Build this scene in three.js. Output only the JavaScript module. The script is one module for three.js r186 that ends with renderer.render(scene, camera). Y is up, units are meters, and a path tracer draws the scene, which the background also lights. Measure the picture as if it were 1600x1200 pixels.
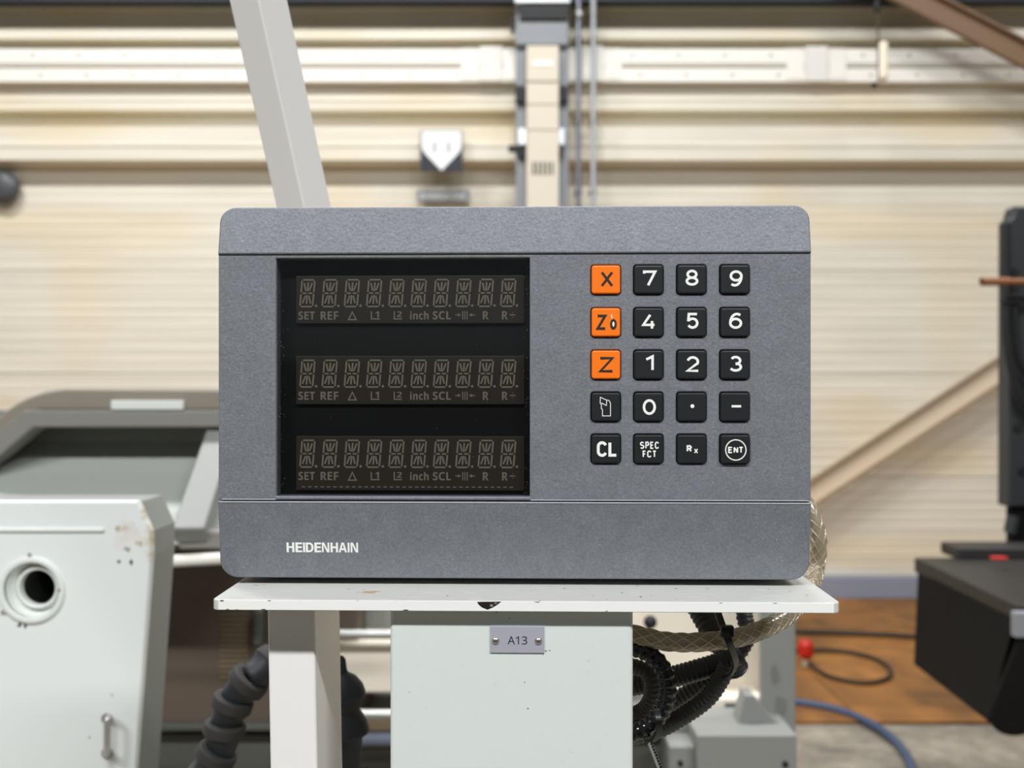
import * as THREE from 'three';
import { RoundedBoxGeometry } from 'three/addons/geometries/RoundedBoxGeometry.js';
import { mergeGeometries } from 'three/addons/utils/BufferGeometryUtils.js';
import { FontLoader } from 'three/addons/loaders/FontLoader.js';
import { TextGeometry } from 'three/addons/geometries/TextGeometry.js';
import { RectAreaLightUniformsLib } from 'three/addons/lights/RectAreaLightUniformsLib.js';

// ---------------------------------------------------------------- camera, light, exposure
RectAreaLightUniformsLib.init();
const scene = new THREE.Scene();
scene.background = new THREE.Color(0x000000);
const EYE = 1.09, F = 1500;                                   // eye height in metres, focal length in pixels of the 1600 x 1200 frame
const camera = new THREE.PerspectiveCamera(2 * Math.atan(600 / F) * 180 / Math.PI, 4 / 3, 0.02, 60);
camera.position.set(0, EYE, 0); camera.lookAt(0, EYE, -1);
camera.focus = 0.484; camera.userData.fStop = 8.6;
const renderer = new THREE.WebGLRenderer();
renderer.toneMapping = THREE.LinearToneMapping;
renderer.toneMappingExposure = 0.62;
renderer.shadowMap.enabled = true;
const LAMP_COLOR = 0xfbfcff;
// rows of ceiling luminaires: x, z, length, width, radiance
const LAMPS = [
  [-2.6, 2.6, 1.6, 0.26, 212], [0.0, 2.6, 1.6, 0.26, 212], [2.6, 2.6, 1.6, 0.26, 212],
  [-2.6, -2.4, 1.6, 0.26, 156], [0.0, -2.4, 1.6, 0.26, 138], [2.6, -2.4, 1.6, 0.26, 76],
];
const LAMP_Y = 4.55;

// ---------------------------------------------------------------- helpers
let seed = 7;
const rnd = () => { seed = (seed * 1664525 + 1013904223) >>> 0; return seed / 4294967296; };
const V3 = (x, y, z) => new THREE.Vector3(x, y, z);
const at = (px, py, d) => V3((px - 800) * d / F, EYE + (600 - py) * d / F, -d);     // point seen at a pixel, d metres away
const taken = {};
function numbered(n) { const k = taken[n] ?? 0; taken[n] = k + 1; return k ? `${n}_${String(k).padStart(3, '0')}` : n; }
function clean(g) {
  g = g.index ? g.toNonIndexed() : g.clone();
  for (const k of Object.keys(g.attributes)) if (!['position', 'normal', 'uv'].includes(k)) g.deleteAttribute(k);
  if (!g.attributes.uv) g.setAttribute('uv', new THREE.BufferAttribute(new Float32Array(g.attributes.position.count * 2), 2));
  return g;
}
const merge = gs => gs.length === 1 ? gs[0] : mergeGeometries(gs.map(clean));
function add(name, geos, m, parent, label) {
  const o = new THREE.Mesh(merge(Array.isArray(geos) ? geos : [geos]), m);
  o.name = name; parent.add(o);
  if (label) o.userData.label = label;
  return o;
}
function thing(name, label, category, pos = [0, 0, 0], group, kind) {
  const g = new THREE.Group(); g.name = numbered(name); g.position.set(...pos); scene.add(g);
  g.userData = { label, category };
  if (group) g.userData.group = group;
  if (kind) g.userData.kind = kind;
  return g;
}
function solo(name, geos, m, label, category, group, kind) {
  const o = add(numbered(name), geos, m, scene);
  o.userData = { label, category };
  if (group) o.userData.group = group;
  if (kind) o.userData.kind = kind;
  return o;
}
const own = (geo, g) => { geo.translate(-g.position.x, -g.position.y, -g.position.z); return geo; };   // world metres -> the group's own axes
function rbox(w, h, d, x, y, z, r = 0.003) {
  r = Math.min(r, w / 2.01, h / 2.01, d / 2.01);
  return new RoundedBoxGeometry(w, h, d, 2, r).translate(x, y, z);
}
const pbox = (x0, y0, x1, y1, d, depth, r) => {                 // box whose front face, d metres away, spans these pixels
  const a = at(x0, y0, d), b = at(x1, y1, d);
  return rbox(b.x - a.x, a.y - b.y, depth, (a.x + b.x) / 2, (a.y + b.y) / 2, -d - depth / 2, r);
};
function rrect(x0, y0, x1, y1, rb, rt = rb, C = THREE.Shape) {
  const s = new C();
  s.moveTo(x0 + rb, y0); s.lineTo(x1 - rb, y0);
  if (rb) s.absarc(x1 - rb, y0 + rb, rb, -Math.PI / 2, 0);
  s.lineTo(x1, y1 - rt); if (rt) s.absarc(x1 - rt, y1 - rt, rt, 0, Math.PI / 2);
  s.lineTo(x0 + rt, y1); if (rt) s.absarc(x0 + rt, y1 - rt, rt, Math.PI / 2, Math.PI);
  s.lineTo(x0, y0 + rb); if (rb) s.absarc(x0 + rb, y0 + rb, rb, Math.PI, Math.PI * 1.5);
  return s;
}
function extrude(shape, z0, z1, bevel = 0, seg = 2, curve = 6) {
  const t = z1 - z0;
  return new THREE.ExtrudeGeometry(shape, { depth: t - 2 * bevel, bevelEnabled: bevel > 0, bevelSize: bevel, bevelThickness: bevel, bevelOffset: -bevel, bevelSegments: seg, curveSegments: curve }).translate(0, 0, z0 + bevel);
}
function poly(pts) { const s = new THREE.Shape(); pts.forEach(([x, y], i) => i ? s.lineTo(x, y) : s.moveTo(x, y)); s.closePath(); return s; }
// flat pen strokes: lists of points, pen width w, between z0 and z1
function strokes(lines, w, z0, z1) {
  return lines.map((L, li) => {
    const n = L.length, closed = Math.hypot(L[0][0] - L[n - 1][0], L[0][1] - L[n - 1][1]) < w * 0.05, pts = closed ? L.slice(0, -1) : L, m = pts.length, side = [[], []];
    const dir = (a, b) => { const l = Math.hypot(b[0] - a[0], b[1] - a[1]) || 1; return [(b[0] - a[0]) / l, (b[1] - a[1]) / l]; };
    for (let i = 0; i < m; i++) {
      const prev = pts[(i - 1 + m) % m], next = pts[(i + 1) % m];
      const d0 = i || closed ? dir(prev, pts[i]) : dir(pts[i], next), d1 = i < m - 1 || closed ? dir(pts[i], next) : d0;
      let nx = -(d0[1] + d1[1]), ny = d0[0] + d1[0]; const l = Math.hypot(nx, ny) || 1; nx /= l; ny /= l;
      const k = Math.min(1.9, 1 / Math.max(0.3, nx * -d0[1] + ny * d0[0])) * w / 2;
      side[0].push([pts[i][0] + nx * k, pts[i][1] + ny * k]); side[1].push([pts[i][0] - nx * k, pts[i][1] - ny * k]);
    }
    let shape;
    if (closed) {
      const area = p => p.reduce((t, q, i) => t + q[0] * p[(i + 1) % m][1] - q[1] * p[(i + 1) % m][0], 0), [o, h] = Math.abs(area(side[0])) > Math.abs(area(side[1])) ? side : [side[1], side[0]];
      shape = poly(o); const hp = new THREE.Path(); h.forEach(([x, y], i) => i ? hp.lineTo(x, y) : hp.moveTo(x, y)); hp.closePath(); shape.holes.push(hp);
    } else shape = poly([...side[0], ...side[1].reverse()]);
    const lift = li * 0.000012;
    return new THREE.ExtrudeGeometry(shape, { depth: z1 - z0 + lift, bevelEnabled: false }).translate(0, 0, z0);
  });
}
const arc = (cx, cy, rx, ry, a0, a1, n = 14) => Array.from({ length: n + 1 }, (_, i) => { const a = (a0 + (a1 - a0) * i / n) * Math.PI / 180; return [cx + rx * Math.cos(a), cy + ry * Math.sin(a)]; });
function tube(pts, r, seg = 60, rad = 10, closed = false) { return new THREE.TubeGeometry(new THREE.CatmullRomCurve3(pts, closed, 'centripetal'), seg, r, rad, closed); }
function ribbed(pts, r, pitch, amp, per = 6, rad = 14) {        // ringed hose along a curve
  const c = new THREE.CatmullRomCurve3(pts, false, 'centripetal'), n = Math.ceil(c.getLength() / pitch) * per;
  const g = new THREE.TubeGeometry(c, n, r, rad), p = g.attributes.position, row = rad + 1;
  for (let i = 0; i <= n; i++) {
    const o = c.getPointAt(i / n), k = 1 + amp * Math.cos(i / per * 2 * Math.PI);
    for (let j = 0; j < row; j++) { const q = i * row + j; p.setXYZ(q, o.x + (p.getX(q) - o.x) * k, o.y + (p.getY(q) - o.y) * k, o.z + (p.getZ(q) - o.z) * k); }
  }
  g.computeVertexNormals();
  return g;
}
function strap(pts, w, t, steps = 40) {
  return new THREE.ExtrudeGeometry(rrect(-w / 2, -t / 2, w / 2, t / 2, t / 4), { extrudePath: new THREE.CatmullRomCurve3(pts, false, 'centripetal'), steps, curveSegments: 2 });
}
function bar(a, b, w, h, r = 0.003) {                            // square bar from a to b
  const l = a.distanceTo(b), g = rbox(w, h, l, 0, 0, 0, r), m = new THREE.Matrix4().lookAt(a, b, V3(0, 1, 0));
  g.applyMatrix4(m); const c = a.clone().lerp(b, 0.5); return g.translate(c.x, c.y, c.z);
}
function rod(a, b, r, seg = 14) { return new THREE.TubeGeometry(new THREE.LineCurve3(a, b), 1, r, seg); }
function planarUV(g, ax, ay, u0, u1, v0, v1) {
  const p = g.attributes.position, uv = new Float32Array(p.count * 2), get = { x: i => p.getX(i), y: i => p.getY(i), z: i => p.getZ(i) };
  for (let i = 0; i < p.count; i++) { uv[2 * i] = (get[ax](i) - u0) / (u1 - u0); uv[2 * i + 1] = (get[ay](i) - v0) / (v1 - v0); }
  g.setAttribute('uv', new THREE.BufferAttribute(uv, 2)); return g;
}
function metreUV(g) {                                            // uv in metres from the main direction of each face
  g = clean(g); const p = g.attributes.position, n = g.attributes.normal, uv = g.attributes.uv;
  for (let i = 0; i < p.count; i += 3) {
    let a = 0, b = 0, c = 0;
    for (let j = 0; j < 3; j++) { a += Math.abs(n.getX(i + j)); b += Math.abs(n.getY(i + j)); c += Math.abs(n.getZ(i + j)); }
    for (let j = i; j < i + 3; j++) a > b && a > c ? uv.setXY(j, p.getZ(j), p.getY(j)) : b > c ? uv.setXY(j, p.getX(j), p.getZ(j)) : uv.setXY(j, p.getX(j), p.getY(j));
  }
  return g;
}

// ---------------------------------------------------------------- textures
function hash(x, y, s) { let h = Math.imul(x, 374761393) + Math.imul(y, 668265263) + Math.imul(s, 974711); h = Math.imul(h ^ (h >>> 13), 1274126177); return ((h ^ (h >>> 16)) >>> 0) / 4294967296; }
function vnoise(x, y, px, py, s) {
  const xi = Math.floor(x), yi = Math.floor(y), fx = x - xi, fy = y - yi, u = fx * fx * (3 - 2 * fx), v = fy * fy * (3 - 2 * fy), m = (a, b) => hash(((a % px) + px) % px, ((b % py) + py) % py, s);
  return (m(xi, yi) * (1 - u) + m(xi + 1, yi) * u) * (1 - v) + (m(xi, yi + 1) * (1 - u) + m(xi + 1, yi + 1) * u) * v;
}
function dataTex(n, fn, srgb, repeat) {
  const d = new Uint8Array(n * n * 4);
  for (let y = 0; y < n; y++) for (let x = 0; x < n; x++) { const c = fn(x / n, y / n), i = (y * n + x) * 4; for (let k = 0; k < 3; k++) d[i + k] = Math.max(0, Math.min(255, c[k])); d[i + 3] = 255; }
  const t = new THREE.DataTexture(d, n, n); t.wrapS = t.wrapT = THREE.RepeatWrapping; t.magFilter = THREE.LinearFilter;
  if (srgb) t.colorSpace = THREE.SRGBColorSpace;
  if (repeat) t.repeat.set(...repeat);
  t.needsUpdate = true; return t;
}
function canvasTex(w, h, draw) {
  const c = document.createElement('canvas'); c.width = w; c.height = h; draw(c.getContext('2d'), w, h);
  const t = new THREE.CanvasTexture(c); t.colorSpace = THREE.SRGBColorSpace; return t;
}
const grey = v => [v, v, v];
const tint = (r, g, b, k) => [r * k, g * k, b * k];
const grain = dataTex(512, (u, v) => grey(255 * (0.5 * vnoise(u * 170, v * 170, 170, 170, 1) + 0.5 * vnoise(u * 80, v * 80, 80, 80, 2))), false, [8, 8]);
const hammerMap = dataTex(512, (u, v) => { const k = 0.90 + 0.15 * vnoise(u * 250, v * 250, 250, 250, 3) + 0.05 * vnoise(u * 24, v * 24, 24, 24, 4); return tint(123, 126, 131, k * (hash(Math.floor(u * 512), Math.floor(v * 512), 9) > 0.9985 ? 1.5 : 1)); }, true, [6, 6]);
const concreteMap = dataTex(512, (u, v) => { const k = 0.55 + 0.5 * vnoise(u * 9, v * 9, 9, 9, 11) + 0.2 * vnoise(u * 40, v * 40, 40, 40, 12) + 0.1 * vnoise(u * 160, v * 160, 160, 160, 13); return tint(142, 134, 120, k); }, true, [0.7, 0.7]);
const plyMap = dataTex(512, (u, v) => { const k = 0.55 + 0.42 * vnoise(u * 6, v * 5, 6, 5, 21) + 0.28 * vnoise(u * 30, v * 24, 30, 24, 22) + 0.12 * vnoise(u * 8, v * 160, 8, 160, 23); return tint(134, 90, 42, k); }, true, [0.55, 0.55]);
const wallMap = dataTex(512, (u, v) => { const k = 0.95 + 0.05 * vnoise(u * 6, v * 60, 6, 60, 31), s = Math.max(0, vnoise(u * 5, v * 7, 5, 7, 32) - 0.62); return [232 * k, (225 - 22 * s) * k, (206 - 55 * s) * k]; }, true, [0.45, 0.6]);
const dirtBump = dataTex(256, (u, v) => grey(255 * (0.6 * vnoise(u * 60, v * 60, 60, 60, 41) + 0.4 * vnoise(u * 18, v * 18, 18, 18, 42))), false, [10, 10]);

// ---------------------------------------------------------------- materials
const std = (color, roughness, o = {}) => new THREE.MeshStandardMaterial({ color, roughness, ...o });
const M = {
  housing: std(0xffffff, 0.55, { metalness: 0.25, map: hammerMap, bumpMap: grain, bumpScale: 0.00012 }),
  keyBlack: std(0x1e2123, 0.42), keyOrange: std(0xff7a06, 0.45), white: std(0xf4f4ee, 0.5), ink: std(0x241c14, 0.6),
  black: std(0x050606, 0.5), rubber: std(0x101010, 0.8),
  glass: new THREE.MeshPhysicalMaterial({ color: 0xcfd0ce, roughness: 0.06, transmission: 1, thickness: 0, ior: 1.5 }),
  tubeBack: std(0x3d362f, 0.45), segment: std(0x998e80, 0.6),
  paleEdge: std(0xb9bbbd, 0.4), wear: std(0xf1efe8, 0.6),
  plate: std(0xb2b3bd, 0.45, { metalness: 0.2 }), steel: std(0xb8b4a8, 0.3, { metalness: 0.9 }),
  postPaint: std(0xeeebe6, 0.4), boxPaint: std(0xe4e9e3, 0.35),
  pipePale: std(0xacafb1, 0.4), braceShade: std(0x80644a, 0.6), stain: std(0x74756f, 0.6), conduit: std(0x3a3937, 0.42), coil: std(0x141516, 0.14), tie: std(0x080808, 0.4), tieTailGlint: std(0x8c8c86, 0.35),
  cable: new THREE.MeshPhysicalMaterial({ color: 0x9a8c72, roughness: 0.35, clearcoat: 1, clearcoatRoughness: 0.15 }), braid: std(0xc8bda4, 0.3, { metalness: 0.4 }),
  wall: std(0xffffff, 0.55, { map: wallMap }), wallPlain: std(0x545654, 0.8), wallFront: std(0x50585c, 0.8), ceiling: std(0x63645f, 0.9),
  rail: std(0xf3efe4, 0.3), railCover: std(0xe4e1d8, 0.4), trunk: std(0xd8ceb9, 0.45), groove: std(0xb7ae9c, 0.6), screw: std(0x9a958a, 0.5),
  column: std(0x8a8d90, 0.5), columnDark: std(0x131415, 0.6), clamp: std(0xdfe3e6, 0.3, { metalness: 0.3 }),
  base: std(0x8e93a0, 0.6), brace: std(0xe2cfb4, 0.5), braceDark: std(0x9a876c, 0.6), beam: std(0x161c24, 0.6), pipe: std(0x7d8086, 0.35, { metalness: 0.5 }),
  concrete: std(0xffffff, 0.75, { map: concreteMap }), ply: std(0xffffff, 0.65, { map: plyMap }),
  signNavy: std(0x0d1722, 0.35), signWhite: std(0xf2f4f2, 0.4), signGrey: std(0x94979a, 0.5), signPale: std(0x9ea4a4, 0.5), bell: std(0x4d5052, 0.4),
  cabinet: std(0x22262a, 0.6), cord: std(0x4a4438, 0.8), grip: std(0xf5e8d0, 0.5),
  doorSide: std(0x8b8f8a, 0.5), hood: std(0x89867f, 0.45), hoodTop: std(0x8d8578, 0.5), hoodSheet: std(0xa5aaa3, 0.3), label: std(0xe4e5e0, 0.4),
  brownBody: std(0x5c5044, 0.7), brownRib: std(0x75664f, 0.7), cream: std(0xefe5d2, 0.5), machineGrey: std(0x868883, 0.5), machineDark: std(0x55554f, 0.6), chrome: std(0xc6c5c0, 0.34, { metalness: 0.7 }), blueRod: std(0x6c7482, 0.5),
  hose: std(0x1e2327, 0.55), hoseDust: std(0x312f2c, 0.75),
  millBlack: new THREE.MeshPhysicalMaterial({ color: 0x0b0a09, roughness: 0.75, specularIntensity: 0.4 }), millGrey: std(0x2f3234, 0.5), millTop: std(0x2e2b27, 0.55), copper: std(0x8a5730, 0.5), red: std(0xc22418, 0.4), blueHose: std(0x3d4f6b, 0.5), wire: std(0x30261c, 0.7),
};
// white paint with chips and rust where the photograph shows them
const shelfFrontMap = canvasTex(2048, 64, (c, w, h) => {
  c.fillStyle = '#f2f2ec'; c.fillRect(0, 0, w, h);
  c.fillStyle = '#25231f';
  const X = px => (px - 330) / 982 * w;
  c.beginPath(); c.moveTo(X(748), 6); c.lineTo(X(786), 4); c.lineTo(X(779), 24); c.lineTo(X(772), 40); c.lineTo(X(764), 52); c.lineTo(X(755), 38); c.lineTo(X(750), 22); c.fill();
  c.fillStyle = '#8d8a82'; c.fillRect(X(768), 20, 10, 14); c.fillRect(X(775), 10, 8, 8);
  c.fillStyle = '#3c3833';
  for (const [px, y, r] of [[355, 58, 3], [370, 60, 3], [412, 58, 4], [421, 6, 3], [636, 58, 5], [842, 4, 5], [1127, 5, 3], [1211, 4, 4], [346, 8, 4], [333, 30, 5], [620, 3, 2], [560, 4, 2], [950, 56, 2]]) { c.beginPath(); c.ellipse(X(px), y, r * 1.8, r, 0, 0, 7); c.fill(); }
});
const shelfTopMap = canvasTex(1024, 1024, (c, w, h) => {
  c.fillStyle = '#c9cac4'; c.fillRect(0, 0, w, h);
  for (let i = 0; i < 900; i++) { c.fillStyle = rnd() > 0.5 ? 'rgba(245,245,240,0.5)' : 'rgba(176,174,164,0.4)'; c.fillRect(rnd() * w, rnd() * h, 4 + rnd() * 26, 1 + rnd() * 2); }
  c.fillStyle = 'rgba(176,116,52,0.42)'; for (const [x, y, r] of [[250, 62, 7], [243, 58, 5], [260, 66, 5], [254, 54, 4], [40, 112, 4], [52, 118, 3]]) { c.beginPath(); c.ellipse(x, h - y, r * 1.7, r, 0.2, 0, 7); c.fill(); }
  c.fillStyle = '#5d574c'; for (let i = 0; i < 26; i++) { c.beginPath(); c.arc(rnd() * w, h - rnd() * 130, 0.8 + rnd() * 1.6, 0, 7); c.fill(); }
});
M.shelfFront = std(0xffffff, 0.35, { map: shelfFrontMap });
M.shelfTop = std(0xffffff, 0.45, { map: shelfTopMap });
const boxMap = canvasTex(1024, 1024, (c, w, h) => {
  c.fillStyle = '#d9dfd9'; c.fillRect(0, 0, w, h);
  for (let i = 0; i < 160; i++) { c.fillStyle = rnd() > 0.4 ? 'rgba(240,243,238,0.12)' : 'rgba(190,198,186,0.15)'; c.beginPath(); c.ellipse(rnd() * w, rnd() * h, 2 + rnd() * 10, 2 + rnd() * 6, rnd() * 3, 0, 7); c.fill(); }
  c.fillStyle = '#55524a';
  for (const [px, py, r] of [[826, 1107, 3], [821, 1066, 2.2], [777, 956, 3], [797, 966, 2], [854, 1017, 3], [860, 1016, 2.4], [850, 1022, 2], [640, 1083, 1.6], [921, 1032, 1.6]]) { c.beginPath(); c.ellipse((px - 610) / 380 * w, h - (1290 - py) / 340 * h, r * 1.4, r, 0, 0, 7); c.fill(); }
});
M.boxFront = std(0xffffff, 0.35, { map: boxMap });
const doorMap = canvasTex(1024, 1024, (c, w, h) => {
  c.fillStyle = '#e9eeea'; c.fillRect(0, 0, w, h);
  const X = px => (px + 80) / 320 * w, Y = py => (py - 780) / 420 * h;
  const spot = (px, py, rx, ry, col, n = 10) => { c.fillStyle = col; for (let i = 0; i < n; i++) { c.beginPath(); c.ellipse(X(px + (rnd() - 0.5) * rx * 1.6), Y(py + (rnd() - 0.5) * ry * 1.6), (rx * 0.3 + rnd() * rx * 0.35) * w / 320, (ry * 0.3 + rnd() * ry * 0.35) * h / 420, rnd() * 3, 0, 7); c.fill(); } };
  spot(184, 827, 5, 4, 'rgba(164,140,108,0.55)'); spot(195, 826, 5, 4, 'rgba(150,122,88,0.6)'); spot(218, 849, 7, 3, 'rgba(168,146,116,0.6)'); spot(198, 858, 5, 3, 'rgba(140,134,124,0.5)');
  spot(200, 835, 20, 18, 'rgba(228,222,214,0.3)', 14); spot(226, 802, 5, 12, 'rgba(190,164,132,0.28)', 14); spot(234, 850, 2, 34, 'rgba(206,190,166,0.4)', 24);
  spot(186, 878, 3, 3, '#53524c', 4); spot(207, 878, 4, 4, '#4a4944', 5); spot(139, 1152, 2, 2, '#77766f', 3); spot(35, 976, 7, 4, '#4a4742', 7); spot(175, 1086, 3, 3, 'rgba(170,172,168,0.6)', 4);
});
M.door = std(0xffffff, 0.4, { map: doorMap });

const fonts = new FontLoader();
const bold = await fonts.loadAsync('fonts/droid/droid_sans_bold.typeface.json');
const regular = await fonts.loadAsync('fonts/droid/droid_sans_regular.typeface.json');
function letters(text, font, x0, x1, y0, y1, z0, z1) {           // text fitted into a box
  const g = new TextGeometry(text, { font, size: 1, depth: 1, curveSegments: 4, bevelEnabled: false });
  g.computeBoundingBox(); const b = g.boundingBox;
  return g.translate(-b.min.x, -b.min.y, 0).scale((x1 - x0) / (b.max.x - b.min.x), (y1 - y0) / (b.max.y - b.min.y), z1 - z0).translate(x0, y0, z0);
}

// ---------------------------------------------------------------- the hall
{
  const W = 5, ZB = -4.9, ZF = 5, H = 5;
  const struct = (name, geos, m, label, category) => solo(name, geos, m, label, category, undefined, 'structure');
  struct('floor', metreUV(new THREE.BoxGeometry(2 * W + 0.4, 0.2, ZF - ZB + 0.6).translate(0, -0.1, (ZF + ZB) / 2)), M.concrete, 'worn mottled grey concrete floor of the workshop', 'floor');
  struct('ceiling', new THREE.BoxGeometry(2 * W + 0.4, 0.2, ZF - ZB + 0.6).translate(0, H + 0.1, (ZF + ZB) / 2), M.ceiling, 'plain grey ceiling of the workshop hall', 'ceiling');
  struct('wall_left', new THREE.BoxGeometry(0.2, H, ZF - ZB + 0.6).translate(-W - 0.1, H / 2, (ZF + ZB) / 2), M.wallPlain, 'plain grey side wall beyond the white machine door', 'wall');
  struct('wall_right', new THREE.BoxGeometry(0.2, H, ZF - ZB + 0.6).translate(W + 0.1, H / 2, (ZF + ZB) / 2), M.wallPlain, 'plain grey side wall beyond the black milling machine', 'wall');
  struct('wall_front', new THREE.BoxGeometry(2 * W + 0.4, H, 0.2).translate(0, H / 2, ZF + 0.1), M.wallFront, 'dark grey wall behind the photographer', 'wall');
  // the cladding: flat ribbed sheet below, stepped deep ribs above; profile points are (pixel row, distance)
  const wall = thing('wall_back', 'cream metal clad wall with deep horizontal ribs above a flat ribbed sheet', 'wall', [0, 0, ZB], undefined, 'structure');
  const prof = (name, pts) => {                                    // (y, z) profile from top to bottom swept along x, with thickness behind
    const s = new THREE.Shape(); s.moveTo(pts[0][1], pts[0][0]);
    for (const [y, z] of pts.slice(1)) s.lineTo(z, y);
    s.lineTo(ZB - 0.2, pts.at(-1)[0]); s.lineTo(ZB - 0.2, pts[0][0]); s.closePath();
    const g = new THREE.ExtrudeGeometry(s, { depth: 2 * W, bevelEnabled: false, steps: 1 }).rotateY(Math.PI / 2);   // shape x -> -z, so mirror back
    g.scale(1, 1, -1); g.translate(-W, 0, 0);
    const idx = clean(g), p = idx.attributes.position; for (let i = 0; i < p.count; i += 3) { const x = [p.getX(i + 1), p.getY(i + 1), p.getZ(i + 1)]; p.setXYZ(i + 1, p.getX(i + 2), p.getY(i + 2), p.getZ(i + 2)); p.setXYZ(i + 2, ...x); }
    idx.computeVertexNormals();
    return add(name, own(metreUV(idx), wall), M.wall, wall);
  };
  const Y = (py, d) => EYE + (600 - py) * d / F;
  const row = (py, d) => [Y(py, d), -d];
  prof('cladding_sheet', [[H, -4.79], row(6, 4.79), row(20, 4.9)]);
  prof('cladding_sheet', [row(20, 4.9), row(44, 4.9), row(44, 4.82), row(61, 4.82), row(69, 4.9)]);
  prof('cladding_sheet', [row(69, 4.9), row(100, 4.9), row(100, 4.82), row(152, 4.82), row(154, 4.816), row(157, 4.816), row(159, 4.82), row(172, 4.82), row(178, 4.9)]);
  prof('cladding_sheet', [row(178, 4.9), row(199, 4.9), row(197, 4.79), row(222, 4.79), row(224, 4.785), row(229, 4.785), row(231, 4.79), row(250, 4.79), row(263, 4.9)]);
  // flat sheets with shallow rolled lines
  let y = Y(263, 4.9); const sheetH = (y - 0.09) / 4;
  for (let k = 0; k < 4; k++) {
    const pts = [[y, ZB]]; const y1 = y - sheetH;
    for (let q = y - 0.03; q > y1 + 0.03; q -= 0.045 + 0.03 * hash(k, Math.round(q * 900), 5)) pts.push([q, ZB], [q - 0.006, ZB - 0.002], [q - 0.012, ZB - 0.002], [q - 0.016, ZB]);
    pts.push([y1 + 0.004, ZB], [y1 + 0.004, ZB - 0.01], [y1, ZB - 0.01]); prof('cladding_sheet', pts); y = y1;
  }
  // blue grey plinth and the brown board laid along the wall
  struct('baseboard_back', rbox(2 * W, 0.112, 0.06, 0, 0.062, ZB + 0.03, 0.006), M.base, 'blue grey steel plinth along the foot of the cream wall', 'baseboard');
  const ply = thing('floor_plywood', 'brown stained wooden boards laid on the floor along the cream wall', 'floor', [0, 0, -3.96], undefined, 'structure');
  for (let k = -4; k < 4; k++) add('board', own(metreUV(rbox(1.236, 0.012, 1.76, k * 1.24 + 0.5, 0.006, -3.95, 0.003)), ply), M.ply, ply);

  // ceiling luminaires
  for (const [x, z, l, w, L] of LAMPS) {
    const g = thing('ceiling_light', `white ceiling luminaire ${x ? `on the ${x < 0 ? 'machine door' : 'milling machine'} side` : 'in the middle'}, row ${z > 0 ? 'behind the photographer' : 'towards the cream wall'}`, 'light', [x, LAMP_Y, z], z > 0 ? 'ceiling lights behind the photographer' : 'ceiling lights near the clad wall');
    add('lamp_housing', rbox(l + 0.06, 0.1, w + 0.06, 0, 0.06, 0, 0.01), M.railCover, g);
    add('lamp_diffuser', rbox(l, 0.02, w, 0, 0.005, 0, 0.004), std(0xffffff, 0.6, { emissive: LAMP_COLOR, emissiveIntensity: 6 }), g);
    for (const s of [-1, 1]) add('suspension_rod', new THREE.CylinderGeometry(0.006, 0.006, H - LAMP_Y - 0.1, 8).translate(s * l * 0.4, (H - LAMP_Y + 0.12) / 2, 0), M.steel, g);
    const a = new THREE.RectAreaLight(LAMP_COLOR, L, l, w); a.position.set(x, LAMP_Y - 0.012, z); a.lookAt(x, 0, z); scene.add(a);
  }
}

// ---------------------------------------------------------------- added unseen cabinets behind the photographer, to darken the lower display and the floor
for (const x of [-1.06, 0, 1.06]) {
  const g = thing('added_cabinet', `added dark grey drawer cabinet, unseen behind the photographer, ${x ? `at the ${x < 0 ? 'machine door' : 'milling machine'} end` : 'in the middle'} of the row`, 'cabinet', [x, 0, 1.15], 'added drawer cabinets behind the photographer');
  add('cabinet_body', rbox(1.04, 1.14, 0.7, 0, 0.57, 0, 0.006), M.cabinet, g);
  for (let k = 0; k < 5; k++) { const dr = add('drawer', rbox(0.98, 0.19, 0.02, 0, 0.15 + k * 0.21, -0.355, 0.004), M.cabinet, g); add('handle', rbox(0.6, 0.016, 0.02, 0, 0.2 + k * 0.21, -0.372, 0.004), M.columnDark, dr); }
}

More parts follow.
